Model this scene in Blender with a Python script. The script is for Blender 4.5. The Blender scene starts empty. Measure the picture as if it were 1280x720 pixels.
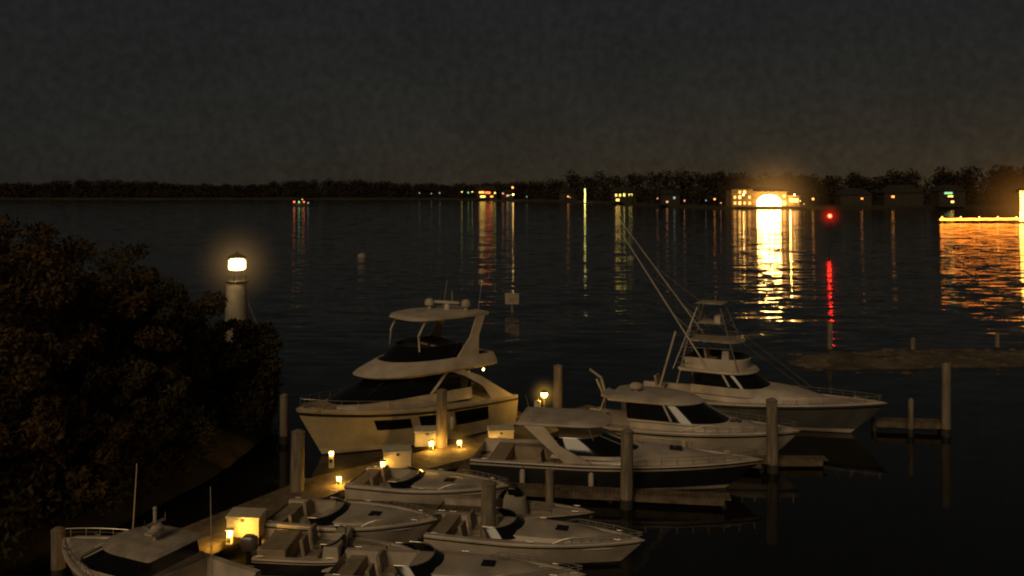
import bpy, math, random
import numpy as np
from mathutils import Vector
random.seed(7); rng=np.random.default_rng(7)
S=bpy.context.scene
S.view_settings.view_transform='Standard'
try: S.view_settings.look='None'
except Exception: pass
S.view_settings.exposure=0

# ---------------------------------------------------------------- materials
def new_mat(name):
    m=bpy.data.materials.new(name); m.use_nodes=True
    nt=m.node_tree; return m,nt,nt.nodes['Principled BSDF']
def mat(name,col,rough=.5,nscale=3.,namt=.25,bump=0.,metal=0.,stretch=(1,1,1),coat=0.,bscale=None):
    m,nt,b=new_mat(name); N=nt.nodes; L=nt.links
    tc=N.new('ShaderNodeTexCoord'); mp=N.new('ShaderNodeMapping'); mp.inputs['Scale'].default_value=stretch
    L.new(tc.outputs['Object'],mp.inputs[0])
    no=N.new('ShaderNodeTexNoise'); no.inputs['Scale'].default_value=nscale; no.inputs['Detail'].default_value=5
    L.new(mp.outputs[0],no.inputs['Vector'])
    cr=N.new('ShaderNodeValToRGB'); e=cr.color_ramp.elements
    e[0].position=.3; e[1].position=.7
    e[0].color=tuple(c*(1-namt) for c in col)+(1,); e[1].color=tuple(min(1,c*(1+namt*.4)) for c in col)+(1,)
    L.new(no.outputs[0],cr.inputs[0]); L.new(cr.outputs[0],b.inputs['Base Color'])
    b.inputs['Roughness'].default_value=rough; b.inputs['Metallic'].default_value=metal
    b.inputs['Coat Weight'].default_value=coat
    if bump>0:
        n2=N.new('ShaderNodeTexNoise'); n2.inputs['Scale'].default_value=bscale or nscale*4; n2.inputs['Detail'].default_value=4
        L.new(mp.outputs[0],n2.inputs['Vector'])
        bu=N.new('ShaderNodeBump'); bu.inputs['Strength'].default_value=.6; bu.inputs['Distance'].default_value=bump
        L.new(n2.outputs[0],bu.inputs['Height']); L.new(bu.outputs[0],b.inputs['Normal'])
    return m
def emit(name,col,st):
    m,nt,b=new_mat(name); b.inputs['Base Color'].default_value=(*[c*.5 for c in col],1)
    b.inputs['Emission Color'].default_value=(*col,1); b.inputs['Emission Strength'].default_value=st
    return m
GEL=mat('gelcoat_white',(.57,.48,.38),.5,1.2,.32,coat=.08)
GELD=mat('gelcoat_cream_deck',(.43,.36,.28),.65,2.5,.35)
HULLC=mat('hull_cream',(.50,.42,.28),.4,1.,.28,coat=.15)
NAVY=mat('hull_navy',(.03,.03,.03),.25,1.,.3,coat=.3)
GREYH=mat('hull_grey',(.13,.125,.11),.3,1.,.3,coat=.3)
ANTIF=mat('antifouling',(.02,.02,.022),.7,2.,.3)
GLASS=mat('dark_glass',(.008,.008,.008),.08,1.,.2)
CANVAS=mat('canvas_dark',(.03,.028,.026),.85,6.,.4,.01)
CUSH=mat('cushion_beige',(.36,.28,.19),.75,4.,.3,.01)
CHROME=mat('stainless_rail',(.42,.38,.32),.35,3.,.1,metal=.7)
BLACK=mat('black_plastic',(.02,.02,.02),.5,3.,.3)
WOOD=mat('dock_wood',(.17,.125,.075),.85,3.,.5,.01,stretch=(1,1,1))
WOODD=mat('dock_wood_dark',(.07,.055,.04),.9,3.,.5,.01)
PILE=mat('pile_wood',(.27,.215,.15),.9,2.5,.55,.02,stretch=(3,3,.4))
PILEW=mat('pile_wet',(.06,.05,.035),.5,3,.4,.02)
TEAK=mat('teak',(.20,.13,.07),.7,4,.4,stretch=(1,8,1))
BOXW=mat('dock_box_plastic',(.62,.54,.40),.5,3.,.15)
SAND=mat('sand',(.17,.12,.065),.95,1.5,.5,.05)
SOIL=mat('shore_soil',(.05,.038,.022),.95,.8,.6,.1)
ROCK=mat('rock',(.13,.10,.065),.9,.5,.6,.1)
BARK=mat('bark',(.07,.05,.035),.95,4,.5,.04,stretch=(3,3,.6))
FARLAND=mat('far_land',(.04,.033,.02),.95,.05,.5)
def leafmat(name,a,b2):
    m,nt,b=new_mat(name); N=nt.nodes; L=nt.links
    g=N.new('ShaderNodeNewGeometry'); no=N.new('ShaderNodeTexNoise'); no.inputs['Scale'].default_value=.55; no.inputs['Detail'].default_value=3
    L.new(g.outputs['Position'],no.inputs['Vector'])
    ad=N.new('ShaderNodeMath'); ad.operation='ADD'; sc=N.new('ShaderNodeMath'); sc.operation='MULTIPLY'; sc.inputs[1].default_value=.2
    L.new(g.outputs['Random Per Island'],sc.inputs[0]); L.new(no.outputs[0],ad.inputs[0]); L.new(sc.outputs[0],ad.inputs[1])
    cr=N.new('ShaderNodeValToRGB'); e=cr.color_ramp.elements; e[0].position=.4; e[1].position=.8
    e[0].color=(*a,1); e[1].color=(*b2,1); L.new(ad.outputs[0],cr.inputs[0]); L.new(cr.outputs[0],b.inputs['Base Color'])
    b.inputs['Roughness'].default_value=.85; b.inputs['Specular IOR Level'].default_value=.15
    return m
LEAF=leafmat('leaves',(.045,.038,.015),(.080,.064,.026))
LEAFR=leafmat('leaves_brown',(.052,.034,.015),(.100,.062,.026))
LEAFFAR=leafmat('leaves_far',(.034,.026,.015),(.055,.042,.024))

# ---------------------------------------------------------------- builder
class B:
    def __init__(s): s.v=[];s.f=[];s.m=[];s.mats=[]
    def mi(s,m):
        if m not in s.mats: s.mats.append(m)
        return s.mats.index(m)
    def add(s,vs,fs,m):
        o=len(s.v); s.v+= [tuple(p) for p in vs]; k=s.mi(m)
        for f in fs: s.f.append(tuple(i+o for i in f)); s.m.append(k)
    def box(s,c,d,m,rz=0.,top=1.,ry=0.):
        vs=[]
        for z in(-1,1):
            k=top if z>0 else 1
            for x,y in((-1,-1),(1,-1),(1,1),(-1,1)):
                X,Y,Z=x*d[0]/2*k,y*d[1]/2*k,z*d[2]/2
                X,Z=X*math.cos(ry)+Z*math.sin(ry),-X*math.sin(ry)+Z*math.cos(ry)
                vs.append((c[0]+X*math.cos(rz)-Y*math.sin(rz),c[1]+X*math.sin(rz)+Y*math.cos(rz),c[2]+Z))
        s.add(vs,[(3,2,1,0),(4,5,6,7),(0,1,5,4),(1,2,6,5),(2,3,7,6),(3,0,4,7)],m)
    def tube(s,pts,r,m,n=6,r2=None):
        pts=[Vector(p) for p in pts]; vs=[];fs=[]; K=len(pts)
        for i,p in enumerate(pts):
            t=(pts[min(i+1,K-1)]-pts[max(i-1,0)]).normalized()
            a=t.cross(Vector((0,0,1)))
            if a.length<.05: a=t.cross(Vector((1,0,0)))
            a.normalize(); b=t.cross(a); rr=r if r2 is None else r+(r2-r)*i/(K-1)
            for j in range(n):
                an=2*math.pi*j/n; vs.append(p+a*math.cos(an)*rr+b*math.sin(an)*rr)
        for i in range(K-1):
            for j in range(n): fs.append((i*n+j,i*n+(j+1)%n,(i+1)*n+(j+1)%n,(i+1)*n+j))
        fs.append(tuple(range(n-1,-1,-1))); fs.append(tuple(range((K-1)*n,K*n)))
        s.add(vs,fs,m)
    def lathe(s,c,prof,m,n=16):
        vs=[];fs=[]
        for r,z in prof:
            for j in range(n): a=2*math.pi*j/n; vs.append((c[0]+r*math.cos(a),c[1]+r*math.sin(a),c[2]+z))
        for i in range(len(prof)-1):
            for j in range(n): fs.append((i*n+j,i*n+(j+1)%n,(i+1)*n+(j+1)%n,(i+1)*n+j))
        fs.append(tuple(range(n-1,-1,-1))); fs.append(tuple(range((len(prof)-1)*n,len(prof)*n)))
        s.add(vs,fs,m)
    def ball(s,c,r,m,n=12,sz=1.):
        s.lathe(c,[(max(r*.02,r*math.sin(math.pi*i/8)),-r*sz*math.cos(math.pi*i/8)) for i in range(9)],m,n)
    def loft(s,rings,m,closed=False,cap0=False,cap1=False):
        n=len(rings[0]); vs=[p for r in rings for p in r]; o=len(s.v); s.v+=[tuple(p) for p in vs]
        ms=m if isinstance(m,list) else None
        for i in range(len(rings)-1):
            for j in range(n if closed else n-1):
                s.f.append((o+i*n+j,o+i*n+(j+1)%n,o+(i+1)*n+(j+1)%n,o+(i+1)*n+j))
                s.m.append(s.mi(ms[i] if ms else m))
        if cap0: s.f.append(tuple(o+j for j in range(n-1,-1,-1))); s.m.append(s.mi(ms[0] if ms else m))
        if cap1: s.f.append(tuple(o+(len(rings)-1)*n+j for j in range(n))); s.m.append(s.mi(ms[-1] if ms else m))
    def obj(s,name,parent=None,bevel=0.,ang=40,loc=None):
        me=bpy.data.meshes.new(name); me.from_pydata(s.v,[],s.f)
        for m in s.mats: me.materials.append(m)
        me.polygons.foreach_set('material_index',s.m)
        me.polygons.foreach_set('use_smooth',[True]*len(s.f)); me.update()
        me.set_sharp_from_angle(angle=math.radians(ang))
        o=bpy.data.objects.new(name,me); S.collection.objects.link(o)
        if parent: o.parent=parent
        if loc: o.location=loc
        if bevel:
            md=o.modifiers.new('bevel','BEVEL'); md.width=bevel; md.segments=2; md.limit_method='ANGLE'; md.angle_limit=math.radians(40)
        return o
def empty(name,loc=(0,0,0),rz=0.):
    o=bpy.data.objects.new(name,None); S.collection.objects.link(o); o.location=loc; o.rotation_euler=(0,0,rz); o.empty_display_size=.3
    return o
def plight(name,loc,w,col,parent=None,r=.08):
    l=bpy.data.lights.new(name,'POINT'); l.energy=w; l.color=col; l.shadow_soft_size=r
    o=bpy.data.objects.new(name,l); S.collection.objects.link(o); o.location=loc
    if parent:o.parent=parent
    return o
def glow_halo(name,parent,loc,r,col,st):  # self-lit volume ball fading outward; stands in for glow, scatters nothing
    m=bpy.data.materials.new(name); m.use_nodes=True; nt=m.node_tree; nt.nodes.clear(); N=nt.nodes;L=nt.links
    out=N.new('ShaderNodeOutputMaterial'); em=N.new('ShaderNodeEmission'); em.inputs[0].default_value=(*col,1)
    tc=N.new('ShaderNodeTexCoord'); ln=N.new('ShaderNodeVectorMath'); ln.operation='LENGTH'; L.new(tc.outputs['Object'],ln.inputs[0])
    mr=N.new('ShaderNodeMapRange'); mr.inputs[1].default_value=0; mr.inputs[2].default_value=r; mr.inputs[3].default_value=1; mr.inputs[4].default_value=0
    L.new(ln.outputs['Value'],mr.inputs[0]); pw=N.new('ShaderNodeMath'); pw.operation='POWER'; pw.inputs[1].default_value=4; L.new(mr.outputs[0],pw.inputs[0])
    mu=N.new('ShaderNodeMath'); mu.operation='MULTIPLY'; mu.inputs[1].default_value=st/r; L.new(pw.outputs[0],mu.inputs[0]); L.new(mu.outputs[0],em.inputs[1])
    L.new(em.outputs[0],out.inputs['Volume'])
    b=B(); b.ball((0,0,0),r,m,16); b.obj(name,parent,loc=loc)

# ---------------------------------------------------------------- boats
class Hull:
    def __init__(s,L,W,fs,fb,rake=1.2,p=2.4): s.L,s.W,s.fs,s.fb,s.rake,s.p=L,W,fs,fb,rake,p
    def hb(s,t):
        return s.W/2*(.9+.1*min(1,t/.4))*max(0,1-max(0,(t-.35)/.65)**s.p)**.9
    def zs(s,t): return s.fs+(s.fb-s.fs)*t**1.6
    def pt(s,t,v,side=1,off=0):
        ch=.9-.42*t*t; w=s.hb(t)*(ch+(1-ch)*max(v,0)**.8)
        if v<0: w*=.86
        if w>0: w+=off
        return (t*(s.L-s.rake*(1-max(v,0))),side*w,v*s.zs(t))
    def build(s,par,side,stripe,deck,cock=0.,floor=.35,toe=.05):
        b=B(); n=26; ts=[1-(1-i/n)**1.4 for i in range(n+1)]
        lev=[1.,.93,.86,.6,.3,.14,.02]
        for sd in(1,-1):
            rings=[[s.pt(t,v,sd) for t in ts] for v in lev]
            rings.append([(t*(s.L-s.rake*1.05),sd*s.hb(t)*.8*(1-t*.6),-.12) for t in ts]); rings.append([(t*(s.L-s.rake*1.15),0,-.45*(1-t*.8)) for t in ts])
            b.loft(rings,[side,BLACK if side is not NAVY else GEL,side,side,side,stripe,ANTIF,ANTIF])
        tr=[s.pt(0,v,1) for v in lev]+[(0,s.hb(0)*.8,-.12),(0,0,-.45),(0,-s.hb(0)*.8,-.12)]+[s.pt(0,v,-1) for v in lev[::-1]]
        b.add(tr,[tuple(range(len(tr)))],side)
        ts2=sorted(ts+([cock,cock+.004] if cock>0 else []))
        dr=[]
        for t in ts2:
            h=s.hb(t); z=s.zs(t); x=t*s.L; c=t<=cock and cock>0
            wi=.22 if c else .12
            zd=floor if c else z
            a=max(h-.02,0);bq=max(h-wi,0);cc=max(h-wi-.03,0); k=min(1,h/.3)
            r=[(x,h,z),(x,a,z+toe*k),(x,bq,z+toe*k),(x,cc,zd+(0 if c else .01)),(x,cc*.5,zd+(0 if c else .06*k)),(x,0,zd+(0 if c else .09*k))]
            dr.append(r+[(q[0],-q[1],q[2]) for q in r[-2::-1]])
        b.loft(dr,deck)
        return b.obj('hull',par,ang=35)
    def rail(s,par,t0,t1,h=.6,name='bow_rail'):
        b=B(); k=9
        for sd in(1,-1):
            pts=[]
            for i in range(k+1):
                t=t0+(t1-t0)*i/k; x,y=t*s.L,sd*max(0,s.hb(t)-.1); z=s.zs(t)+.05
                hh=h*min(1,i/1.5)
                pts.append((x,y,z+hh))
                if i: b.tube([(x,y,z),(x,y,z+hh)],.012,CHROME,5)
            pts.append((s.L*t1+.12,0,pts[-1][2]))
            b.tube(pts,.015,CHROME,6)
            b.tube([(p[0],p[1],p[2]-h*.45) for p in pts[2:]],.008,CHROME,5)
        b.obj(name,par)
    def window(s,b,t0,t1,v0,v1,m=None):
        for sd in(1,-1):
            n=8; r=[[s.pt(t0+(t1-t0)*i/n,v,sd,.012) for i in range(n+1)] for v in(v0,(v0+v1)/2,v1)]
            b.loft(r,m or GLASS)
def outline(xb,xf,hw,z,fr=.45,n=10,p=2.2):
    xm=xf-(xf-xb)*fr; r=[(xb,hw*.96,z),(xb+.08,hw,z),((xb+xm)/2,hw,z)]
    for i in range(n):
        a=math.pi/2*i/n; r.append((xm+(xf-xm)*math.sin(a)**(2/p),hw*max(0,math.cos(a))**(2/p),z))
    return r+[(xf,0,z)]+[(q[0],-q[1],q[2]) for q in r[::-1]]
def house(b,layers,mats,fr=.45,p=2.2):
    b.loft([outline(xb,xf,hw,z,fr,p=p) for z,xb,xf,hw in layers],mats,closed=True,cap1=True)
def seat(b,c,w=.55,rz=0,m=None):
    m=m or CUSH
    b.box((c[0],c[1],c[2]+.22),(.5,w,.14),m); b.box((c[0],c[1],c[2]+.07),(.42,w*.85,.16),GEL)
    b.box((c[0]-.24,c[1],c[2]+.52),(.12,w,.52),m,ry=-.18)
def outboard(b,x,y,z):
    b.loft([outline(x-.50,x-.04,.16,z+.1,.4),outline(x-.55,x,.19,z+.3,.4),outline(x-.52,x-.04,.17,z+.48,.4),outline(x-.45,x-.14,.1,z+.56,.4)],GREYH,closed=True,cap0=True,cap1=True)
    b.box((x-.28,y,z-.25),(.18,.12,.8),BLACK,top=1.2); b.box((x-.05,y,z),(.25,.3,.3),GREYH)
def place(name,st,bow):
    return empty(name,(st[0],st[1],0),math.atan2(bow[1]-st[1],bow[0]-st[0])),math.dist(st,bow)
def cleats(par,h,ts=(.05,.5,.88)):
    b=B()
    for t in ts:
        for sd in(1,-1):
            x,y,z=t*h.L,sd*max(0,h.hb(t)-.07),h.zs(t)+.06
            b.tube([(x-.11,y,z+.05),(x+.11,y,z+.05)],.014,CHROME); b.box((x,y,z+.02),(.08,.03,.06),CHROME)
    b.obj('cleats',par)
def fenders(par,h,ts,side):
    b=B()
    for t in ts:
        x,y,z=h.pt(t,.55,side,.14)
        b.lathe((x,y,z-.35),[(.03,0),(.1,.06),(.115,.2),(.115,.45),(.1,.58),(.03,.64)],GEL,10); b.tube([(x,y,z+.28),(x,y-.12*side,h.zs(t)+.08)],.01,BLACK,4)
    b.obj('fenders',par)

def motor_yacht():
    E,L=place('motor_yacht',(-.9,45.8),(-9.45,38.7))
    h=Hull(L,4.2,1.5,2.25,1.3,2.6); h.build(E,HULLC,GEL,GELD,cock=.16,floor=.7); h.rail(E,.42,.97,.4); cleats(E,h)
    b=B(); h.window(b,.18,.37,.42,.84); h.window(b,.42,.55,.48,.82); h.window(b,.59,.745,.52,.78)
    b.obj('hull_windows',E)
    b=B()
    house(b,[(1.75,2.6,9.9,1.6),(2.2,2.6,9.75,1.55),(2.26,2.6,9.5,1.5),(3.1,2.6,7.3,1.4),(3.18,2.3,7.3,1.45)],[GEL,GEL,GLASS,GEL],fr=.5)
    b.obj('saloon',E)
    b=B()
    for sd in(1,-1):
        b.tube([(5.0,sd*1.52,2.25),(4.5,sd*1.48,2.7),(4.0,sd*1.44,3.2)],.07,GEL,8)
        b.tube([(8.5,sd*1.08,2.30),(7.1,sd*.98,3.14)],.02,BLACK,6)
        b.loft([[(4.2,sd*1.7,3.3),(3.5,sd*1.72,3.3)],[(3.2,sd*1.8,2.9),(2.3,sd*1.82,2.8)],[(2.2,sd*1.88,2.3),(1.2,sd*1.9,2.1)],[(1.7,sd*1.93,1.6),(.2,sd*1.86,1.5)]],GEL)
    b.obj('pillars',E)
    b=B()
    house(b,[(3.18,1.4,7.9,1.7),(3.28,1.2,8.1,1.8),(3.4,1.2,7.9,1.8),(3.78,1.3,6.9,1.65),(3.82,1.35,6.8,1.62),(3.78,1.5,6.7,1.56),(3.45,1.5,6.5,1.5)],[GEL,GEL,GEL,GEL,GEL,CANVAS],fr=.5)
    b.obj('flybridge',E)
    b=B()
    house(b,[(3.8,3.0,6.6,1.4),(4.4,3.0,5.8,1.3),(4.42,3.05,5.75,1.28),(4.2,3.1,5.7,1.26)],[GLASS,BLACK,CANVAS],fr=.6)
    b.obj('flybridge_windscreen',E)
    b=B()
    seat(b,(4.3,.4,3.5),.6); seat(b,(4.3,-.5,3.5),.6); b.box((2.4,0,3.8),(.7,2.4,.5),CUSH); b.box((5.2,.4,3.8),(.5,.9,.6),GEL,top=.8)
    b.obj('flybridge_seats',E,bevel=.03)
    b=B()
    for sd in(1,-1):
        b.loft([[(2.3,sd*1.55,3.75),(3.6,sd*1.55,3.75),(3.6,sd*1.65,3.75),(2.3,sd*1.65,3.75)],[(2.25,sd*1.5,4.7),(2.75,sd*1.5,4.7),(2.75,sd*1.6,4.7),(2.25,sd*1.6,4.7)],[(1.8,sd*1.4,5.65),(2.3,sd*1.4,5.65),(2.3,sd*1.5,5.65),(1.8,sd*1.5,5.65)]],GEL,closed=True,cap0=True,cap1=True)
        b.tube([(5.5,sd*1.28,4.25),(5.5,sd*1.22,5.0),(5.1,sd*1.22,5.65)],.05,GEL,6)
    b.obj('radar_arch',E)
    b=B(); house(b,[(5.62,1.6,5.7,1.45),(5.68,1.5,5.9,1.52),(5.8,1.5,5.8,1.5),(5.88,1.8,5.5,1.35)],[GEL]*3,fr=.35,p=3)
    b.obj('hardtop',E)
    b=B()
    for x,y in((2.4,.75),(3.5,-.8)):
        b.lathe((x,y,5.86),[(.1,0),(.1,.15),(.23,.2),(.25,.33),(.2,.46),(.08,.53)],GEL)
    b.lathe((3.0,0,5.86),[(.16,0),(.14,.25),(.1,.3)],GEL); b.box((3.0,0,6.24),(.14,1.35,.12),GEL,rz=.5)
    b.tube([(2.0,1.2,5.8),(1.8,1.25,7.3)],.012,GEL,5,r2=.006); b.tube([(2.4,-1.2,5.8),(2.1,-1.25,7.2)],.012,GEL,5,r2=.006); b.tube([(2.7,0,5.86),(2.7,0,6.75)],.02,GEL,5)
    b.obj('radar_and_domes',E)
    b=B(); b.box((9.9,0,2.2),(1.2,1.4,.14),CUSH,top=.9); b.box((.9,0,1.1),(.6,2.6,.6),CUSH); b.box((-.4,0,.35),(.9,3.6,.08),TEAK)
    b.box((10.6,0,2.3),(.35,.3,.18),CHROME)
    b.obj('sunpad_and_swim_platform',E,bevel=.03)
    fenders(E,h,(.4,),1); fenders(E,h,(.3,),-1)
    plight('saloon_glow',(1.9,1.2,2.7),7,(1,.62,.12),E)
    b=B(); b.ball((1.9,1.5,3.0),.06,emit('courtesy_lamp',(1,.75,.2),12)); b.obj('courtesy_lamp',E)
motor_yacht()

def express():
    E,L=place('express_cruiser',(-1.4,37.0),(9.9,34.9))
    h=Hull(L,3.5,1.0,1.22,1.5,2.2); h.build(E,NAVY,GEL,GEL,cock=.36,floor=.5); h.rail(E,.5,.97,.3); cleats(E,h)
    b=B()
    house(b,[(1.0,3.9,10.0,1.35),(1.25,4.0,9.6,1.25),(1.42,4.1,8.6,1.05),(1.5,4.2,7.6,.8)],[GEL]*3,fr=.75)
    b.obj('cabin_trunk',E)
    b=B(); house(b,[(1.25,3.2,7.3,1.42),(1.38,3.3,7.0,1.38),(2.0,3.5,5.2,1.22),(2.03,3.5,5.15,1.2)],[GEL,GLASS,CHROME],fr=.6)
    for y in(-.6,0,.6): b.tube([(7.0-abs(y)*.4,y,1.40),(5.22-abs(y)*.25,y,2.0)],.018,GEL,5)
    b.obj('windshield',E)
    b=B()
    for sd in(1,-1):
        b.loft([[(3.8,sd*1.42,1.1),(4.9,sd*1.42,1.1),(4.9,sd*1.52,1.1),(3.8,sd*1.52,1.1)],[(3.0,sd*1.4,1.75),(3.6,sd*1.4,1.75),(3.6,sd*1.48,1.75),(3.0,sd*1.48,1.75)],[(2.1,sd*1.2,2.45),(2.9,sd*1.2,2.45),(2.9,sd*1.28,2.47),(2.1,sd*1.28,2.47)]],GEL,closed=True,cap1=True)
    b.obj('radar_arch',E)
    b=B(); house(b,[(2.42,1.9,5.3,1.25),(2.48,1.8,5.5,1.35),(2.55,1.85,5.3,1.3),(2.62,2.3,4.7,1.0)],[GEL]*3,fr=.4,p=3)
    for sd in(1,-1): b.tube([(4.9,sd*1.15,1.95),(4.7,sd*1.15,2.45)],.03,CHROME)
    b.obj('hardtop',E)
    b=B(); b.box((1.0,0,.75),(.7,2.5,.5),CUSH); seat(b,(3.0,-.6,.5),.9); b.box((3.9,-.6,.95),(.5,.9,.9),GEL,top=.85); b.box((-.35,0,.3),(.8,3.0,.07),TEAK)
    b.box((2.2,1.0,.75),(1.6,.6,.5),CUSH)
    b.obj('cockpit_fittings',E,bevel=.03)
    b=B(); b.box((8.1,0,1.5),(.5,.5,.05),GLASS); b.tube([(2.5,-1.2,2.5),(2.2,-1.25,3.7)],.01,GEL,5,r2=.005)
    b.obj('hatches_and_antenna',E)
    fenders(E,h,(.2,.45),-1)
express()

def sedan():
    E,L=place('sedan_cruiser',(3.3,41.9),(12.5,38.4))
    h=Hull(L,3.5,1.1,1.4,1.3,2.3); h.build(E,GEL,NAVY,GEL,cock=.3,floor=.5); h.rail(E,.5,.97,.3); cleats(E,h)
    b=B(); house(b,[(1.15,2.6,8.4,1.35),(1.45,2.6,8.0,1.3),(1.55,2.6,7.4,1.25)],[GEL]*2,fr=.7); b.obj('cabin_trunk',E)
    b=B(); house(b,[(1.5,2.5,7.0,1.4),(1.58,2.5,6.8,1.38),(2.25,2.4,5.6,1.22),(2.3,1.6,5.7,1.35),(2.4,1.5,5.5,1.35),(2.52,1.9,5.0,1.1)],[GEL,GLASS,GEL,GEL,GEL],fr=.5)
    for sd in(1,-1):
        b.tube([(4.5,sd*1.41,1.6),(4.1,sd*1.24,2.28)],.05,GEL); b.tube([(6.0,sd*.98,1.62),(5.1,sd*.85,2.28)],.02,GEL)
    b.obj('coupe_cabin',E)
    b=B()
    b.tube([(.9,.6,1.0),(1.0,.6,2.1),(.8,.5,2.9),(.3,.3,3.3)],.09,GEL,8,r2=.05); b.tube([(.9,-.4,1.1),(1.2,-.4,2.2),(.8,-.3,3.0)],.07,GEL,8,r2=.05)
    b.lathe((2.6,0,2.5),[(.1,0),(.1,.12),(.28,.16),(.3,.28),(.2,.38),(.05,.42)],GEL)
    b.box((1.3,0,2.3),(.4,1.3,.12),GEL,ry=.3)
    b.obj('davit_and_radome',E)
    b=B(); b.box((.7,0,.8),(.6,2.4,.6),CUSH); b.box((-.3,0,.35),(.8,3.0,.07),TEAK); b.box((7.1,0,1.58),(.5,.5,.05),GLASS); b.obj('cockpit_seat',E,bevel=.03)
    fenders(E,h,(.25,.55),-1)
sedan()

def sportfisher():
    E,L=place('sportfishing_boat',(6.6,48.2),(17.9,42.2))
    h=Hull(L,4.2,1.0,1.65,1.7,2.0); h.build(E,GREYH,GEL,GEL,cock=.3,floor=.6); h.rail(E,.55,.97,.3); cleats(E,h)
    b=B(); house(b,[(1.2,3.8,10.6,1.5),(1.6,3.8,10.0,1.4),(1.85,3.8,9.0,1.2),(1.92,3.9,8.2,.9)],[GEL]*3,fr=.75); b.obj('foredeck_trunk',E)
    b=B(); house(b,[(1.5,3.6,7.6,1.55),(1.9,3.6,7.3,1.5),(2.5,3.6,6.5,1.4),(2.56,3.0,6.7,1.55),(2.68,2.9,6.6,1.5)],[GEL,GLASS,GEL,GEL],fr=.4)
    for sd in(1,-1): b.tube([(5.6,sd*1.5,1.95),(5.2,sd*1.4,2.55)],.06,GEL)
    b.obj('deckhouse',E)
    b=B(); house(b,[(2.68,3.3,6.2,1.3),(3.15,3.2,6.3,1.3),(3.22,3.2,6.25,1.26),(3.0,3.3,6.1,1.2)],[GEL,GEL,CANVAS],fr=.5); seat(b,(4.3,0,2.75),.7); b.box((5.1,0,3.2),(.4,.8,.6),GEL,top=.8); b.obj('flybridge',E)
    b=B()
    base=[(2.7,1.5,2.6),(2.7,-1.5,2.6),(6.0,1.35,2.7),(6.0,-1.35,2.7)]; top=[(3.7,.6,5.7),(3.7,-.6,5.7),(4.9,.55,5.7),(4.9,-.55,5.7)]
    for a,c in zip(base,top): b.tube([a,c],.03,CHROME,6)
    def lp(k): return [tuple(a[i]+(c[i]-a[i])*k for i in range(3)) for a,c in zip(base,top)]
    for k in(.35,.55,.75):
        q=lp(k)
        for i,j in((0,1),(1,3),(3,2),(2,0)): b.tube([q[i],q[j]],.018,CHROME,5)
    for i in range(9):
        q=lp(.1+.1*i); b.tube([q[1],tuple(q[1][j]+(q[3][j]-q[1][j])*.25 for j in range(3))],.012,CHROME,4)
    b.obj('tuna_tower',E)
    b=B(); house(b,[(3.95,3.3,5.9,1.0),(4.02,3.2,6.0,1.1),(4.1,3.4,5.7,.95)],[CANVAS,GELD],fr=.4,p=3); b.obj('bimini_top',E)
    b=B(); b.box((4.3,0,4.9),(1.2,1.1,.06),GEL); b.box((4.7,0,5.1),(.3,.8,.35),GEL); b.box((4.3,0,5.93),(1.4,1.3,.05),GELD,top=.9)
    b.tube([(3.8,.6,4.9),(3.8,.6,5.9)],.02,CHROME);b.tube([(3.8,-.6,5.9),(3.8,-.6,4.9)],.02,CHROME)
    b.obj('tower_platform',E)
    b=B()
    for sd,tip in((1,(-1.3,.9,10.3)),(-1,(-.6,-1.2,10.0))):
        a=(4.6,sd*1.45,2.6); b.tube([a,tuple(a[i]*.5+tip[i]*.5 for i in range(3)),tip],.045,GEL,6,r2=.018)
        b.tube([(4.3,sd*1.3,4.0),tuple(a[i]*.62+tip[i]*.38 for i in range(3))],.02,CHROME,5)
        b.tube([(9.2,sd*.5,1.95),tuple(a[i]*.35+tip[i]*.65 for i in range(3))],.01,CHROME,4)
    b.tube([(1.9,1.7,1.1),(2.8,1.5,4.6)],.04,GEL,6); b.tube([(1.9,-1.7,1.1),(2.8,-1.4,4.5)],.055,GEL,6)
    b.obj('outriggers',E)
    b=B(); b.lathe((1.6,0,.6),[(.08,0),(.08,.5)],CHROME,8); seat(b,(1.6,0,1.1),.6); b.obj('fighting_chair',E)
sportfisher()

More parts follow.
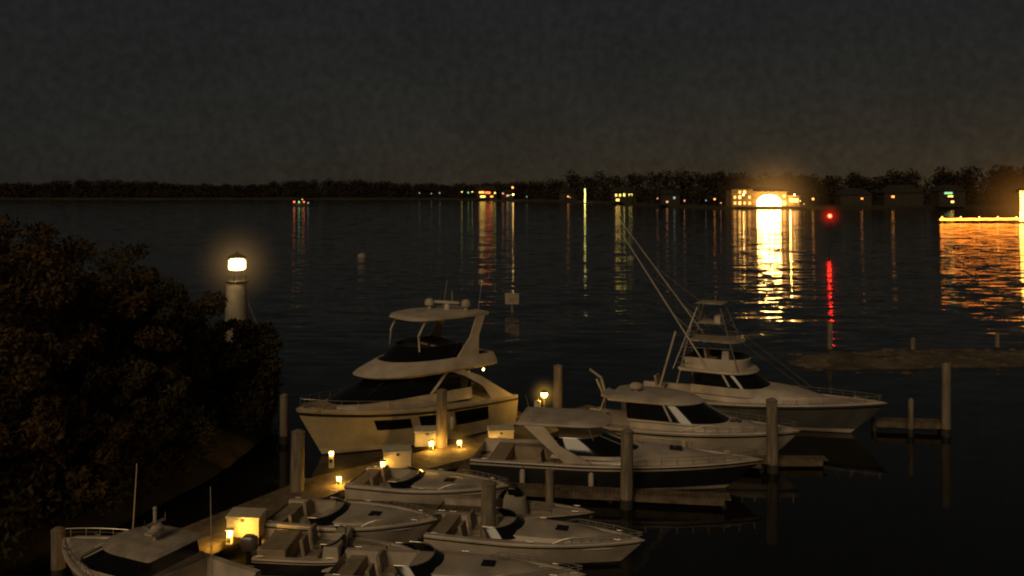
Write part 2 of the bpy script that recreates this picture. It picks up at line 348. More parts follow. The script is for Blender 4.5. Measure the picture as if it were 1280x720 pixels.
def runabout(name,st,bow,W,fs,fb,kind,side=GEL,stripe=NAVY,out=False,low=1.):
    E,L=place(name,st,bow); h=Hull(L,W,fs,fb,.9,2.1)
    b=B()
    if kind=='bowrider':
        h.build(E,side,stripe,GEL,cock=.82,floor=.3)
        b.box((L*.5,W*.27,fs*.5+.35),(.55,W*.36,.75),GEL,top=.85); b.box((L*.5,-W*.27,fs*.5+.35),(.55,W*.36,.75),GEL,top=.85)
        seat(b,(L*.36,W*.22,.35)); seat(b,(L*.36,-W*.22,.35)); b.box((L*.12,0,.6),(.9,W*.8,.5),CUSH)
        for sd in(1,-1): b.box((L*.68,sd*W*.22,.5),(1.3,.4,.3),CUSH,rz=-sd*.2)
        b.obj('seats_and_consoles',E,bevel=.03)
        b=B(); r0=outline(L*.42,L*.58,W*.42,fs+.1,.5); r1=outline(L*.40,L*.53,W*.38,fs+.5,.5); n=len(r0)
        b.loft([r0[2:n-2],r1[2:n-2]],GLASS); b.tube(r1[2:n-2],.018,CHROME); b.obj('windshield',E)
    elif kind=='console':
        h.build(E,side,stripe,GELD,cock=.72,floor=.35)
        house(b,[(.35,L*.42,L*.58,.42),(1.0,L*.43,L*.56,.38),(1.15,L*.44,L*.52,.36)],[GEL]*2)
        b.box((L*.34,0,.65),(.5,.8,.6),CUSH); b.box((L*.67,0,.5),(.7,.8,.35),CUSH)
        b.obj('console_and_seat',E,bevel=.03)
        b=B(); r0=outline(L*.44,L*.55,.36,1.1,.5); r1=outline(L*.43,L*.51,.32,1.35,.5); b.loft([r0[2:-2],r1[2:-2]],GLASS); b.obj('windscreen',E)
    elif kind=='cuddy':
        h.build(E,side,stripe,GEL,cock=.30,floor=.4)
        house(b,[(fs-.05,L*.32,L*.90,W*.38),(fs+.2*low,L*.32,L*.82,W*.33),(fs+.27*low,L*.34,L*.7,W*.22)],[GEL]*2,fr=.7); b.obj('cuddy_cabin',E)
        b=B(); r0=outline(L*.26,L*.48,W*.42,fs+.12*low,.6); r1=outline(L*.24,L*.40,W*.37,fs+.42*low,.6); b.loft([r0[2:-2],r1[2:-2]],GLASS); b.tube(r1[2:-2],.018,CHROME); b.obj('windshield',E)
        b=B(); seat(b,(L*.2,W*.22,.25)); seat(b,(L*.2,-W*.22,.25)); b.box((L*.06,0,.6),(.5,W*.75,.35),CUSH); b.box((L*.62,0,fs+.29*low),(.4,.4,.04),GLASS); b.obj('seats',E,bevel=.03); h.rail(E,.6,.97,.18)
    cleats(E,h)
    if out:
        b=B(); outboard(b,-.1,0,.4); b.obj('outboard_motor',E,bevel=.02)
    return E,h,L
runabout('runabout_boat',(-6.0,34.3),(-.1,32.8),2.5,.75,.92,'cuddy',low=.6)
runabout('cuddy_cabin_boat',(-8.1,30.5),(-2.45,29.4),2.6,.8,.95,'cuddy',stripe=ANTIF,low=.6)
runabout('cuddy_cabin_boat',(-2.6,29.6),(4.2,27.9),2.3,.7,.85,'cuddy',stripe=ANTIF)
runabout('cuddy_cabin_boat',(-5.2,26.2),(2.1,25.1),2.3,.85,1.0,'cuddy',stripe=NAVY)
runabout('open_motorboat',(-7.9,28.0),(-3.0,27.6),2.0,.55,.65,'bowrider',side=NAVY,stripe=GEL,out=True)
runabout('skiff',(-2.6,31.9),(2.9,30.9),1.8,.5,.62,'console',side=GREYH,stripe=GEL)
def cruiser():
    E,L=place('cabin_cruiser',(-7.6,23.6),(-13.3,26.3)); h=Hull(L,3.0,1.2,1.55,1.0,2.3)
    h.build(E,GEL,NAVY,GEL,cock=.3,floor=.6); h.rail(E,.5,.97,.25); cleats(E,h)
    b=B(); house(b,[(1.2,2.0,5.4,1.15),(1.5,2.0,5.0,1.1),(2.0,2.0,3.9,1.0),(2.04,1.7,4.1,1.05),(2.12,1.8,3.9,.95)],[GEL,GLASS,GEL,GELD],fr=.5)
    for sd in(1,-1): b.tube([(4.5,sd*.75,1.55),(3.6,sd*.7,2.05)],.03,GEL)
    b.tube([(4.95,0,1.52),(3.9,0,2.05)],.03,GEL); b.obj('wheelhouse',E)
    b=B(); b.tube([(2.6,0,2.1),(2.6,0,2.95)],.05,GEL,8); b.box((2.6,0,2.6),(.08,.7,.06),GEL); b.box((2.6,0,2.35),(.3,.5,.05),GEL); b.lathe((2.6,0,2.4),[(.2,0),(.22,.1),(.15,.18)],GEL)
    b.ball((2.6,0,3.0),.06,GEL); b.tube([(2.6,.35,2.6),(2.6,.35,2.8)],.02,BLACK,5); b.tube([(2.6,-.35,2.6),(2.6,-.35,2.8)],.02,BLACK,5)
    b.obj('signal_mast',E)
    b=B(); b.tube([(4.6,-1.0,1.5),(4.75,-1.3,3.6)],.025,GEL,5,r2=.014); b.tube([(.9,-.4,1.3),(.9,-.35,3.75)],.022,GEL,5,r2=.012); b.obj('whip_antennas',E)
cruiser()

# ---------------------------------------------------------------- docks
def dock(name,pts,w,z=.5,posts=True):
    b=B()
    for (x0,y0),(x1,y1) in zip(pts[:-1],pts[1:]):
        L=math.dist((x0,y0),(x1,y1)); rz=math.atan2(y1-y0,x1-x0); ux,uy=(x1-x0)/L,(y1-y0)/L; n=int(L/.16)
        for i in range(n+2):
            d=(i+.5)*.16
            b.box((x0+ux*d,y0+uy*d,z+random.uniform(-.004,.004)),(.146,w+random.uniform(-.02,.02),.04),WOOD,rz=rz)
        for sd in(1,-1,0):
            ox,oy=-uy*sd*(w/2-.06),ux*sd*(w/2-.06)
            b.box(((x0+x1)/2+ox,(y0+y1)/2+oy,z-.135),(L,.1,.22),WOOD if sd else WOODD,rz=rz)
        k=max(1,int(L/3))
        if posts:
            for i in range(k+1):
                for sd in(1,-1):
                    px,py=x0+ux*L*i/k-uy*sd*(w/2-.3),y0+uy*L*i/k+ux*sd*(w/2-.3)
                    b.tube([(px,py,-1.5),(px,py,z-.06)],.12,PILEW,8)
    return b.obj(name)
dock('main_dock',[(-11.5,27),(-7.3,34),(-2.3,38.3),(4.6,45.6)],2.1)
dock('finger_dock',[(-.4,34.3),(7.9,33.1)],.7,.4)
dock('finger_dock',[(-7.2,32.7),(-1.0,31.7)],.5,.4)
dock('finger_dock',[(2.6,40.0),(10.5,37.3)],.8,.45)
dock('finger_dock',[(9.9,38.0),(13.2,37.9)],.6,.35)
dock('finger_dock',[(17.8,43.6),(20.9,43.2)],.9,.5)
dock('finger_dock',[(4.0,45.0),(9.5,42.6)],.8,.45)
def pile(x,y,h,r):
    b=B(); b.lathe((0,0,0),[(r*1.08,-2),(r*1.06,.35)],PILEW,18); b.lathe((0,0,0),[(r*1.05,.36),(r,h*.6),(r*.97,h-.03),(r*.9,h)],PILE,18)
    b.lathe((0,0,0),[(r*1.03,h-.02),(r*1.03,h+.03),(r*.5,h+.1),(.02,h+.13)],PILE,18)
    o=b.obj('mooring_pile',loc=(x,y,0)); o.rotation_euler=(random.uniform(-.015,.015),random.uniform(-.015,.015),random.random()*6)
for p in [(-8.1,33.4,2.7,.25),(-.79,29.0,2.25,.25),(-3.1,39.0,2.95,.24),(2.4,46.6,2.5,.25),(1.37,32.2,1.6,.16),(4.26,33.0,2.85,.23),(10.9,37.1,3.0,.23),(20.8,42.5,3.4,.2),(19.1,42.5,1.7,.13),
          (22.7,63.3,2.2,.18),(28.5,63,1.1,.15),(35,64,1.3,.15),(-13.8,27.0,1.5,.2),(-10.6,41.3,2.2,.2)]: pile(*p)

WARM=(1,.52,.07)
BULB=emit('bulb_warm',(1,.58,.10),24)
def dock_box(x,y,rz):
    b=B(); b.box((0,0,.3),(1.1,.6,.6),BOXW); b.loft([[(-.58,-.33,.61),(.58,-.33,.61),(.58,.33,.61),(-.58,.33,.61)],[(-.58,-.33,.68),(.58,-.33,.68),(.58,.33,.76),(-.58,.33,.76)]],BOXW,closed=True,cap1=True)
    b.box((0,-.31,.55),(.12,.03,.1),BLACK)
    o=b.obj('dock_box',loc=(x,y,.525),bevel=.03); o.rotation_euler=(0,0,rz)
def pedestal(x,y,w=14,h=.75):
    E=empty('power_pedestal',(x,y,.525)); b=B(); b.box((0,0,h/2),(.2,.2,h),BOXW,top=.85); b.box((0,0,h+.2),(.24,.24,.03),BOXW); b.box((0,-.1,h*.6),(.12,.03,.16),BLACK); b.obj('post',E,bevel=.01)
    b=B(); b.lathe((0,0,h),[(.07,0),(.09,.09),(.07,.17)],BULB,10); b.obj('lamp',E); plight('lamp_light',(.05,-.16,h+.1),w,WARM,E)
    if w>25: glow_halo('lamp_halo',E,(0,0,h+.1),.9,(1,.5,.06),.5)  # added emissive ball paints the glow around the pedestal lamp
dock_box(-8.75,29.2,-.1); pedestal(-9.05,28.45,95,.25)
dock_box(-.5,39.4,.1); pedestal(-.75,38.6,95,.2)
dock_box(-3.75,39.3,.1); pedestal(-3.5,38.5,60,.2)
pedestal(-2.3,38.8,26,.15)
dock_box(-4.7,36.3,.2); pedestal(-5.2,35.7,12,.2)
pedestal(-6.65,34.1,36,.12); pedestal(-7.35,36.1,7,.5)
def hooded(x,y,h):
    E=empty('dock_lamp',(x,y,.5)); b=B(); b.tube([(0,0,0),(0,0,h)],.05,WOODD,8); b.lathe((0,0,h+.2),[(.2,0),(.12,.1),(.03,.14)],BLACK); b.obj('post',E)
    b=B(); b.ball((0,0,h+.09),.16,BULB); b.obj('lamp',E); plight('lamp_light',(0,-.25,h),45,WARM,E); glow_halo('lamp_halo',E,(0,0,h+.1),1.1,(1,.55,.1),.9)  # lamp's glow painted with an emissive volume, no real mist
hooded(1.6,44.0,1.05)
b=B(); b.box((0,0,.4),(.35,.35,.8),BOXW,top=.8); b.lathe((0,0,.8),[(.17,0),(.15,.1),(.04,.16)],BOXW); b.obj('life_ring_cabinet',loc=(1.25,43.6,.52),bevel=.02)

# ---------------------------------------------------------------- lighthouse
E=empty('lighthouse',(-15.6,50.3,.5)); b=B()
WHT=mat('tower_paint',(.42,.38,.30),.6,2,.3,.01)
b.lathe((0,0,0),[(1.0,0),(.95,.3),(.8,.4),(.68,3.2),(.58,5.9),(.56,6.0)],WHT,24); b.obj('tower',E)
b=B(); b.lathe((0,0,6.0),[(.62,0),(.66,.08),(.64,.12)],BLACK,24)
for i in range(12):
    a=i*math.pi/6; b.tube([(.62*math.cos(a),.62*math.sin(a),6.1),(.62*math.cos(a),.62*math.sin(a),6.42)],.012,BLACK,4)
b.tube([(.62*math.cos(i*math.pi/12),.62*math.sin(i*math.pi/12),6.42) for i in range(25)],.014,BLACK,5)
b.lathe((0,0,7.42),[(.58,0),(.5,.06),(.2,.22),(.04,.3),(.03,.4)],BLACK,16)
for i in range(8):
    a=i*math.pi/4; b.tube([(.52*math.cos(a),.52*math.sin(a),6.12),(.52*math.cos(a),.52*math.sin(a),7.44)],.015,BLACK,4)
b.obj('gallery_and_roof',E)
b=B(); b.lathe((0,0,6.72),[(.36,0),(.48,.08),(.48,.5),(.36,.62)],emit('beacon_lamp',(1,.64,.22),9),16); b.obj('lantern',E)
plight('lantern_light',(0,-1.1,6.8),30,(1,.66,.26),E,.15)
glow_halo('lantern_halo',E,(0,0,7.05),3.4,(1,.55,.17),.40)  # painted halo: emissive ball centred on the lantern
b=B(); b.tube([(.5,0,5.2),(2.3,-.3,1.0)],.03,CHROME,5); b.obj('guy_wire',E)

# ---------------------------------------------------------------- terrain, shore
def sheet(name,xs,ys,fn,m):
    vs=[(x,y,fn(x,y)) for y in ys for x in xs]; n=len(xs)
    fs=[(j*n+i,j*n+i+1,(j+1)*n+i+1,(j+1)*n+i) for j in range(len(ys)-1) for i in range(n-1)]
    b=B(); b.add(vs,fs,m); return b.obj(name,ang=80)
def nz(x,y): return math.sin(x*1.3+y*.7)*.5+math.sin(x*.6-y*1.7+2)*.3+math.sin(x*2.9+y*2.3)*.2
def edge(y):
    P=[(0,-15),(26,-15.2),(32,-13.2),(37,-11.8),(43,-11.4),(50,-12.6),(60,-15.5),(80,-30)]
    for (a,c),(d,e) in zip(P[:-1],P[1:]):
        if a<=y<=d: return c+(e-c)*(y-a)/(d-a)
    return -30
sheet('shore_ground',[-60+i*.6 for i in range(84)],[5+i*.8 for i in range(90)],lambda x,y:-.6+1.5*max(0,min(1,(edge(y)-x+.8)/3))+.08*nz(x,y)-(2 if y>72 else 0),SOIL)
sheet('sand_beach',[-15.6+i*.2 for i in range(20)],[37.4+i*.25 for i in range(16)],lambda x,y:-.55+1.5*max(0,min(1,(edge(y)-x+.8)/3))+.08*nz(x,y)+.06-.6*max(0,((y-39.4)/2)**2-.6)-.5*max(0,((x+13.6)/1.8)**2-.7),SAND)
def bar(x,y):
    c=61+.6*math.sin(x*.25); w=3.0+.05*(x-19)
    k=max(0,1-((y-c)/w)**2)*min(1,max(0,(x-17.5)/6)); return -.25+.55*k**.6+.13*nz(x*.9,y*1.6)
sheet('sandbar',[16+i*.6 for i in range(90)],[55+i*.4 for i in range(32)],bar,ROCK)
b=B()
for i in range(420):
    x=19+random.random()**.8*48; y=61+.6*math.sin(x*.25)+random.gauss(0,1.7); r=random.uniform(.08,.28); z=max(0,bar(x,y))
    vs=[];n=6
    for k,(rr,zz) in enumerate(((.9,-.5),(1.,.1),(.55,.6))):
        for j in range(n): a=2*math.pi*j/n; q=r*rr*random.uniform(.75,1.25); vs.append((x+q*math.cos(a)*1.5,y+q*math.sin(a),z+zz*r))
    b.add(vs,[(k*n+j,k*n+(j+1)%n,(k+1)*n+(j+1)%n,(k+1)*n+j) for k in range(2) for j in range(n)]+[tuple(range(2*n,3*n))],ROCK)
b.obj('sandbar_rocks',ang=20)

def shoreY(X):
    P=[(-900,745),(-60,745),(20,650),(62,580),(92,470),(108,450),(700,440)]
    for (a,c),(d,e) in zip(P[:-1],P[1:]):
        if a<=X<=d: return c+(e-c)*(X-a)/(d-a)
    return 440
xs=[-900+i*10 for i in range(161)]
b=B(); rows=[(-6,-.5),(0,.05),(5,1.0),(40,2.0),(500,3.5)]
b.loft([[(x,shoreY(x)+d+2*math.sin(x*.13),z) for x in xs] for d,z in rows],FARLAND); b.obj('far_shore_land',ang=80)

def water():
    m,nt,b=new_mat('water'); N=nt.nodes;L=nt.links
    b.inputs['Base Color'].default_value=(.009,.009,.008,1); b.inputs['IOR'].default_value=1.33
    g=N.new('ShaderNodeNewGeometry'); sx=N.new('ShaderNodeSeparateXYZ'); L.new(g.outputs['Position'],sx.inputs[0])
    mr=N.new('ShaderNodeMapRange'); mr.inputs[1].default_value=42; mr.inputs[2].default_value=80; mr.inputs[3].default_value=.12; mr.inputs[4].default_value=1; L.new(sx.outputs['Y'],mr.inputs[0])
    ro=N.new('ShaderNodeMapRange'); ro.inputs[1].default_value=45; ro.inputs[2].default_value=150; ro.inputs[3].default_value=.06; ro.inputs[4].default_value=.09; L.new(sx.outputs['Y'],ro.inputs[0]); L.new(ro.outputs[0],b.inputs['Roughness'])
    acc=None
    for sc,st,am in(((.3,1,1),.95,.34),((.4,1,1),3.4,.18)):
        vm=N.new('ShaderNodeVectorMath'); vm.operation='MULTIPLY'; vm.inputs[1].default_value=sc; L.new(g.outputs['Position'],vm.inputs[0])
        no=N.new('ShaderNodeTexNoise'); no.inputs['Scale'].default_value=st; no.inputs['Detail'].default_value=2.5; L.new(vm.outputs[0],no.inputs['Vector'])
        sb=N.new('ShaderNodeVectorMath'); sb.operation='SUBTRACT'; sb.inputs[1].default_value=(.5,.5,.5); L.new(no.outputs['Color'],sb.inputs[0])
        mu=N.new('ShaderNodeVectorMath'); mu.operation='MULTIPLY'; mu.inputs[1].default_value=(am*.10,am,0); L.new(sb.outputs[0],mu.inputs[0])
        if acc is None: acc=mu
        else:
            ad=N.new('ShaderNodeVectorMath'); ad.operation='ADD'; L.new(acc.outputs[0],ad.inputs[0]); L.new(mu.outputs[0],ad.inputs[1]); acc=ad
    sc=N.new('ShaderNodeVectorMath'); sc.operation='SCALE'; L.new(acc.outputs[0],sc.inputs[0]); L.new(mr.outputs[0],sc.inputs['Scale'])
    ad=N.new('ShaderNodeVectorMath'); ad.operation='ADD'; ad.inputs[1].default_value=(0,0,1); L.new(sc.outputs[0],ad.inputs[0])
    nn=N.new('ShaderNodeVectorMath'); nn.operation='NORMALIZE'; L.new(ad.outputs[0],nn.inputs[0]); L.new(nn.outputs[0],b.inputs['Normal'])
    return m
b=B(); b.add([(-4000,-200,0),(4000,-200,0),(4000,6000,0),(-4000,6000,0)],[(0,1,2,3)],water()); b.obj('water')

# ---------------------------------------------------------------- vegetation
def leaves_mesh(centers,radii,per,size,m,name,parent=None):
    P=[]
    for c,r in zip(centers,radii):
        d=rng.normal(size=(per,3)); d/=np.linalg.norm(d,axis=1)[:,None]; k=rng.random(per)**.45
        P.append(np.array(c)+d*k[:,None]*np.array(r))
    P=np.concatenate(P); n=len(P)
    u=rng.normal(size=(n,3)); u/=np.linalg.norm(u,axis=1)[:,None]; w=rng.normal(size=(n,3)); v=np.cross(u,w); v/=np.linalg.norm(v,axis=1)[:,None]
    s=(size*(.6+.8*rng.random(n)))[:,None]
    V=np.empty((n,4,3)); V[:,0]=P-u*s; V[:,1]=P-v*s*.45; V[:,2]=P+u*s; V[:,3]=P+v*s*.45
    me=bpy.data.meshes.new(name); me.vertices.add(n*4); me.vertices.foreach_set('co',V.ravel())
    me.loops.add(n*4); me.loops.foreach_set('vertex_index',np.arange(n*4)); me.polygons.add(n); me.polygons.foreach_set('loop_start',np.arange(n)*4); me.polygons.foreach_set('loop_total',np.full(n,4))
    me.update(calc_edges=True); me.materials.append(m); o=bpy.data.objects.new(name,me); S.collection.objects.link(o)
    if parent:o.parent=parent
    return o
def tree(x,y,top,R,m=LEAF,name='oak_tree',n=60,per=240,low=.25):
    E=empty(name,(x,y,.6)); H=top-.6; b=B()
    b.tube([(0,0,-.5),(.1,.05,H*.2),(-.1,.1,H*.42)],.28,BARK,9,r2=.2)
    C=[];Rr=[]
    for i in range(n):
        a=random.random()*6.28; zz=random.uniform(low,.93); k=math.sqrt(max(.05,1-((zz-.55)/.5)**2)); rad=R*k*random.uniform(.35,1)
        c=(rad*math.cos(a),rad*math.sin(a),H*zz); C.append(c); q=random.uniform(.45,1.0)*R*.3; Rr.append((q,q,q*.7))
        if i%5==0: b.tube([(-.1,.1,H*.4),(c[0]*.45,c[1]*.45,H*.4+(c[2]-H*.4)*.6),c],.11,BARK,6,r2=.03)
    b.obj('trunk_and_limbs',E); leaves_mesh(C,Rr,per,.12,m,'foliage',E)
tree(-19.4,33.5,11.0,3.6,LEAFR,n=80); tree(-16.6,36.5,8.8,2.7,LEAFR); tree(-15.6,40.5,7.9,2.4); tree(-13.2,43.5,5.6,2.1,LEAF); tree(-17.8,29.0,7.6,3.0,LEAFR)
tree(-22.5,39,9.6,3.8,LEAFR); tree(-14.9,35.0,5.2,2.2,LEAF); tree(-18.5,44,7.9,3.0,LEAF); tree(-24,50,9.0,4.0)
tree(-15.6,31.0,4.6,2.2,LEAFR,low=.15)
C=[];Rr=[]
for i in range(110):
    y=random.uniform(24,47); x=edge(y)-random.uniform(.3,4.5)
    if 37.5<y<41 and x>-15: continue
    q=random.uniform(.5,1.1); C.append((x,y,.6+q*random.uniform(.5,1.6))); Rr.append((q,q,q))
leaves_mesh(C,Rr,260,.12,LEAF,'shoreline_shrubs')
C=[];Rr=[]
X=-620
while X<520:
    y0=shoreY(X); far=X<40
    hh=(random.uniform(13.5,16.5) if far else random.uniform(17,22))+2*math.sin(X*.03)
    yy=y0+random.uniform(26,46)
    C+= [(X,yy,hh*.5),(X+random.uniform(-3,3),yy,hh*.78),(X+random.uniform(-5,5),yy-4,hh*.3),(X+3,yy+6,hh*.45)]
    Rr+= [(7,5,hh*.48),(5,4,hh*.22),(8,5,hh*.3),(8,4,hh*.48)]
    X+=random.uniform(2.5,5)
leaves_mesh(C,Rr,110,1.0,LEAFFAR,'distant_trees')

# ---------------------------------------------------------------- far shore houses
WALL=mat('house_wall',(.05,.042,.03),.8,.4,.3); ROOF=mat('house_roof',(.035,.03,.022),.8,.5,.4)
def em(n,c,s): return emit('lit_'+n,c,s)
LW=em('warm',(1,.5,.12),4); LY=em('yellow',(.95,.75,.14),2.6); LR=em('red',(1,.15,.04),3.2); LG=em('green',(.4,.9,.4),1.3); LB=em('cool',(.55,.65,.6),1.0); LX=em('bright',(1,.60,.18),34); LO=em('orange',(1,.36,.07),3); LV=em('lime',(1,.85,.22),3.6); LP=em('pink',(1,.42,.22),1.6)
def far_house(x,w,h,wins,d=10,dy=12,name='waterfront_house',y=None):
    y=shoreY(x)+dy if y is None else y
    E=empty(name,(x,y,1.2)); b=B(); b.box((0,0,h/2),(w,d,h),WALL); b.obj('walls',E)
    b=B(); rh=w*.16+1.; b.add([(-w/2-.6,-d/2-.6,h+.02),(w/2+.6,-d/2-.6,h+.02),(w/2+.6,d/2+.6,h+.02),(-w/2-.6,d/2+.6,h+.02),(-w/2+w*.18,0,h+rh),(w/2-w*.18,0,h+rh)],[(0,1,5,4),(1,2,5),(2,3,4,5),(3,0,4),(3,2,1,0)],ROOF); b.obj('roof',E)
    b=B()
    for wx,wz,ww,wh,m in wins:
        b.box((wx,-d/2-.06,wz),(ww,.1,wh),m); b.box((wx,-d/2-.09,wz),(.12,.14,wh+.1),WALL); b.box((wx,-d/2-.09,wz-wh/2-.1),(ww+.4,.2,.15),WALL)
    b.obj('windows',E); b=B(); b.box((w*.12,-d/2-.07,1.1),(1.1,.12,2.2),ROOF); b.obj('door',E); return E
def far_lamp(x,h,m,r=.4,y=None,dy=3):
    y=shoreY(x)+dy if y is None else y
    E=empty('shore_lamp',(x,y,.4)); b=B(); b.tube([(0,0,0),(0,0,h)],.08,WOODD,6); b.obj('post',E); b=B(); b.ball((0,0,h+r*.8),r,m,8); b.obj('lamp',E)
far_lamp(-78,5,LB,.4); far_lamp(-68,4.5,LB,.4); far_lamp(-61,5,LB,.5); far_lamp(-41,6,LY,.5); far_lamp(-35.5,5.5,LG,.55); far_lamp(-32,6.2,LY,.45)
far_house(-20,16,7,[(-4,5.5,4,1.4,LO),(1,5.2,4,1.5,LR),(-3,2.2,4,1.4,LY),(4,2.2,2,1.2,LO),(6.5,5,1.2,1.2,LY)],dy=6)
far_lamp(-7,5,LP,.6); far_lamp(-1.5,4,LG,.4)
far_lamp(.5,9.5,LO,.8); far_lamp(.9,4.5,LX,.4); far_lamp(11,3,LB,.35); far_lamp(40.6,3.0,LB,.3)
far_house(70,15,6.5,[(-5,4.8,1.,1.6,LY),(-2.6,4.8,1.,1.6,LY),(0,5,1.1,1.8,LY),(4,5,2.2,1.1,LY),(-4,1.8,2,1.2,LW)],dy=8)
far_house(88,10,6,[(2,4,1.,1.,LB),(-2,1.8,1,1.,LP)])
far_lamp(83,4,LP,.35); far_lamp(92,3.2,LP,.4); far_lamp(101,3.6,LB,.3); far_lamp(104.5,4.2,LO,.5); far_lamp(107,2.5,LP,.3)
far_house(-3.5,9,5,[(0,3,1.5,1.2,LP)],dy=14)
def palm(x,h,m,r=.4,y=None):
    y=shoreY(x)+2 if y is None else y
    E=empty('palm_tree',(x,y,.5)); b=B(); b.tube([(0,0,0),(.2,0,h*.5),(0,0,h)],r,m,8,r2=r*.8); b.obj('light_wrapped_trunk',E); b=B()
    for i in range(14):
        a=i*2.4; k=random.uniform(.6,1.2); p=[(0,0,h)]
        for j in range(1,6): q=j/5; p.append((3*q*math.cos(a),3*q*math.sin(a),h+k*1.2*math.sin(q*2.6)-q*q*1.4))
        for j in range(5):
            w=.5*(1-j/6); d=Vector((-math.sin(a),math.cos(a),0))*w; A=Vector(p[j]);C2=Vector(p[j+1]); b.add([A-d,A+d,C2+d*.8,C2-d*.8],[(0,1,2,3)],LEAFFAR)
    b.obj('fronds',E)
palm(49.5,9.5,LV,.36); palm(163.8,9.8,em('palm_gold',(1,.5,.08),9),.65,285)
def restaurant():
    x0,y0=130,462; E=empty('waterfront_restaurant',(x0,y0,1.0)); WL=mat('stucco',(.32,.23,.12),.8,.5,.3)
    LD=em('dim',(1,.5,.12),2)
    b=B(); b.box((-11.6,0,4.6),(11,12,9.2),WL); b.box((3.,1,4.0),(18,11,8.0),WL); b.box((15,0,3.0),(5.6,12,6.0),WL); b.obj('walls',E)
    b=B()
    for cx,w,h,d in((-11.6,12,9.2,13),(3,18.4,8.0,12),(15,6.2,6.0,13)):
        b.add([(cx-w/2,-d/2,h+.02),(cx+w/2,-d/2,h+.02),(cx+w/2,d/2,h+.02),(cx-w/2,d/2,h+.02),(cx-w*.3,0,h+2.2),(cx+w*.3,0,h+2.2)],[(0,1,5,4),(1,2,5),(2,3,4,5),(3,0,4),(3,2,1,0)],ROOF)
    b.obj('roof',E)
    b=B()
    pts=[(6.2*math.cos(math.pi*i/16),-4.65,2.6+3.6*math.sin(math.pi*i/16)) for i in range(17)]+[(-6.2,-4.65,.6),(6.2,-4.65,.6)]
    b.add([(p[0]+2.6,p[1],p[2]) for p in pts],[tuple(range(len(pts)-1,-1,-1))],LX)
    for i in range(-2,3): b.box((2.6+i*2.3,-4.7,2.9),(.18,.12,5.0 if abs(i)<2 else 4.0),WL)
    b.obj('arched_window',E)
    b=B()
    for i in range(4):
        for z in(2.0,5.0,7.6):
            if (i,z) in((0,7.6),(2,5.0),(3,7.6)): continue
            b.box((-15.4+i*2.5,-6.06,z),(1.2,.1,1.5),LW if (i+int(z))%3==0 else LD)
    b.box((15,-6.06,3.4),(4.2,.1,1.8),LW); b.box((10.4,-4.6,5.6),(1.2,.1,1.2),LW); b.box((10.4,-4.6,2),(1.5,.1,2.0),LW)
    b.obj('windows',E)
    b=B(); b.box((2,-9,.4),(34,5,.25),WOOD)
    for i in range(12): b.tube([(-14.5+i*3,-11.2,.5),(-14.5+i*3,-11.2,1.5)],.1,WOOD,6); b.ball((-14.5+i*3,-11.2,1.7),.15,LW,8)
    b.obj('terrace',E)
    b=B()
    for x in(-12.5,13.5): b.tube([(x,-11.3,.5),(x,-11.3,6)],.08,WOODD,6); b.ball((x,-11.3,6.3),.32,LX,8)
    b.obj('terrace_lamp_posts',E)
    plight('terrace_light',(-12.,-10.5,5.5),350,(1,.5,.12),E,.3)
    for x in(-1,2.5,6,12): plight('terrace_light',(x,-9.5,4.),2600,(1,.50,.11),E,.3)
    glow_halo('terrace_halo',E,(4,-9,4),38,(1,.46,.11),.8)  # added emissive volume imitates the glare in front of the restaurant
restaurant()
far_lamp(153.5,4.3,LO,.6); far_lamp(147,3.5,LW,.3)
far_house(205,20,7,[(-6,5,1.4,1,LO)],dy=20); far_house(222,13,8,[(-2,7.0,4,.9,LG),(-1,5.4,2.5,.8,LY),(0,2.6,1.4,1.,LW)],dy=4)
far_house(180,16,6,[(3,4,1.,.8,LO)],dy=20); far_house(40,12,6,[(0,3,1,1,LO)],dy=20)
def pier():
    E=empty('lighted_pier',(0,0,0)); b=B(); y=288
    b.box((185,y,.85),(94,3.2,.25),WOOD); b.box((160,y+5.5,.85),(3,8,.25),WOOD)
    for i in range(32):
        x=139+i*3; b.tube([(x,y-1.4,-1),(x,y-1.4,1.5)],.16,PILE,6); b.tube([(x,y+1.4,-1),(x,y+1.4,1.0)],.16,PILE,6)
    b.obj('deck_and_piles',E)
    RL=em('rope',(1,.25,.02),11)
    b=B()
    pts=[(138.2+i*1.5,y-1.8,1.05+.012*i+.06*math.sin(i*2.1)) for i in range(62)]
    b.tube(pts,.34,RL,6); b.obj('rope_lights',E)
    PC=em('pier_cap',(1,.5,.12),8); b=B()
    for i in range(16): b.ball((139+i*6,y-1.4,1.75),.22,PC,8)
    b.obj('post_lamps',E)
    glow_halo('pier_halo',E,(168,y,4),28,(1,.38,.06),.6)  # glow over the pier painted by a self-lit volume
pier()
E=empty('channel_marker',(60.2,168,0)); b=B(); b.tube([(0,0,-1),(0,0,5.9)],.10,WOODD,10); b.add([(-.6,-.2,4),(.6,-.2,4),(0,-.2,5.1)],[(0,1,2)],mat('dayboard_red',(.08,.01,.01),.6)); b.obj('post_and_dayboard',E)
b=B(); b.ball((0,0,6.25),.36,emit('red_beacon',(1,.02,.008),45),12); b.obj('lantern',E); glow_halo('beacon_halo',E,(0,0,6.2),3.4,(1,.03,.01),1.2)  # red glow round the beacon is an emissive ball, not scattered light
E=empty('no_wake_sign',(0,84,0)); b=B(); b.tube([(0,0,-1),(0,0,2.1)],.10,PILE,8); b.box((0,-.14,1.3),(1.3,.05,1.05),GELD); b.box((0,-.17,1.3),(.9,.02,.06),GREYH); b.box((0,-.17,1.05),(.6,.02,.05),GREYH); b.obj('post_and_board',E,bevel=.01)
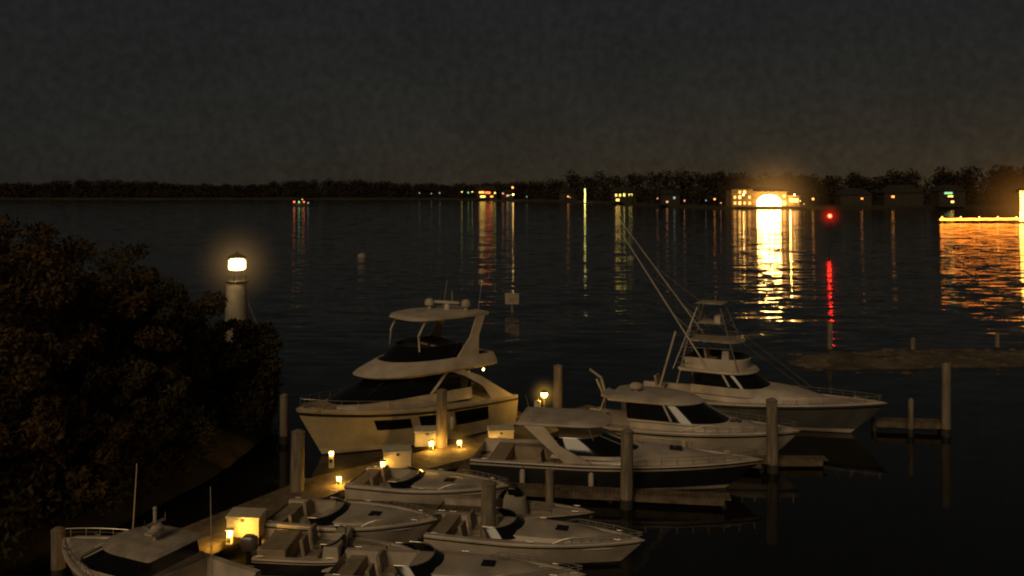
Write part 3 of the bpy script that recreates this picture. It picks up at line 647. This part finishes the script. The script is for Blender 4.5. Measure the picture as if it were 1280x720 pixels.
def buoy(x,y,r,m):
    b=B(); b.lathe((0,0,0),[(r*.6,-.3),(r,0),(r,.35),(r*.85,.6),(.1,.7),(.08,.85)],m,14); b.tube([(-.1,0,.85),(0,0,1.0),(.1,0,.85)],.03,CHROME,5); b.obj('mooring_buoy',loc=(x,y,0))
buoy(-25,148,.8,mat('buoy_grey',(.33,.29,.22),.6)); buoy(19,142,.6,bpy.data.materials['buoy_grey'])
E,L=place('anchored_boat',(-118,512),(-127,510)); h=Hull(L,3,1.1,1.6); h.build(E,GREYH,GREYH,GREYH); b=B(); house(b,[(1.1,1.5,6.5,1.2),(2.4,1.8,5.2,1.1)],[GREYH]); b.obj('cabin',E)
b=B(); b.tube([(3,0,2.4),(3,0,5)],.06,CHROME); b.ball((3,0,4),.25,LY,8); b.ball((7.5,1.2,2.6),.5,LR,8); b.ball((2,1.3,2.6),.4,LR,8); b.ball((4.8,1.3,2.6),.5,LG,8); b.ball((-.3,1,2.0),.35,LB,8); b.obj('navigation_lights',E)

# ---------------------------------------------------------------- world
w=bpy.data.worlds.new('World'); S.world=w; w.use_nodes=True; N=w.node_tree.nodes; L=w.node_tree.links; bg=N['Background']
sky=N.new('ShaderNodeTexSky'); sky.sky_type='NISHITA'; sky.sun_disc=False; sky.sun_elevation=math.radians(34); sky.sun_rotation=math.radians(205)
hs=N.new('ShaderNodeHueSaturation'); hs.inputs['Saturation'].default_value=.15; hs.inputs['Value'].default_value=.0008; L.new(sky.outputs[0],hs.inputs['Color'])
tc=N.new('ShaderNodeTexCoord'); sp=N.new('ShaderNodeSeparateXYZ'); L.new(tc.outputs['Generated'],sp.inputs[0])
el=N.new('ShaderNodeMapRange'); el.inputs[1].default_value=0; el.inputs[2].default_value=.2; el.inputs[3].default_value=1; el.inputs[4].default_value=0; L.new(sp.outputs['Z'],el.inputs[0])
pw=N.new('ShaderNodeMath'); pw.operation='POWER'; pw.inputs[1].default_value=2; L.new(el.outputs[0],pw.inputs[0])
az=N.new('ShaderNodeMapRange'); az.inputs[1].default_value=-.45; az.inputs[2].default_value=.5; az.inputs[3].default_value=.12; az.inputs[4].default_value=.9; L.new(sp.outputs['X'],az.inputs[0])
mu=N.new('ShaderNodeMath'); mu.operation='MULTIPLY'; L.new(pw.outputs[0],mu.inputs[0]); L.new(az.outputs[0],mu.inputs[1])
mx=N.new('ShaderNodeMix'); mx.data_type='RGBA'; mx.inputs[6].default_value=(.0098,.0104,.0094,1); mx.inputs[7].default_value=(.038,.025,.010,1); L.new(mu.outputs[0],mx.inputs[0])
cn=N.new('ShaderNodeTexNoise'); cn.inputs['Scale'].default_value=7; cn.inputs['Detail'].default_value=6; L.new(tc.outputs['Generated'],cn.inputs['Vector'])
cm=N.new('ShaderNodeMapRange'); cm.inputs[1].default_value=.3; cm.inputs[2].default_value=.7; cm.inputs[3].default_value=.9; cm.inputs[4].default_value=1.1; L.new(cn.outputs[0],cm.inputs[0])
c2=N.new('ShaderNodeTexNoise'); c2.inputs['Scale'].default_value=110; c2.inputs['Detail'].default_value=3; L.new(tc.outputs['Generated'],c2.inputs['Vector'])
c3=N.new('ShaderNodeMapRange'); c3.inputs[1].default_value=.3; c3.inputs[2].default_value=.7; c3.inputs[3].default_value=.84; c3.inputs[4].default_value=1.16; L.new(c2.outputs[0],c3.inputs[0])
c4=N.new('ShaderNodeMath'); c4.operation='MULTIPLY'; L.new(cm.outputs[0],c4.inputs[0]); L.new(c3.outputs[0],c4.inputs[1])
ad=N.new('ShaderNodeMix'); ad.data_type='RGBA'; ad.blend_type='ADD'; ad.inputs[0].default_value=1; L.new(mx.outputs[2],ad.inputs[6]); L.new(hs.outputs[0],ad.inputs[7])
L.new(ad.outputs[2],bg.inputs[0]); L.new(c4.outputs[0],bg.inputs[1])
sl=bpy.data.lights.new('sun','SUN'); sl.energy=.66; sl.angle=math.radians(24); sl.color=(1,.73,.42); so=bpy.data.objects.new('sun',sl); S.collection.objects.link(so); so.rotation_euler=(math.radians(58),0,math.radians(-22)); so.location=(-10,-10,30)
c=bpy.data.cameras.new('Camera'); c.lens=31.18; c.sensor_width=36; c.shift_y=-.1; c.clip_end=12000; c.clip_start=.1
c.dof.use_dof=True; c.dof.focus_distance=6.; c.dof.aperture_fstop=2.6
co=bpy.data.objects.new('Camera',c); S.collection.objects.link(co); co.location=(0,0,12); co.rotation_euler=(math.radians(90),0,0); S.camera=co
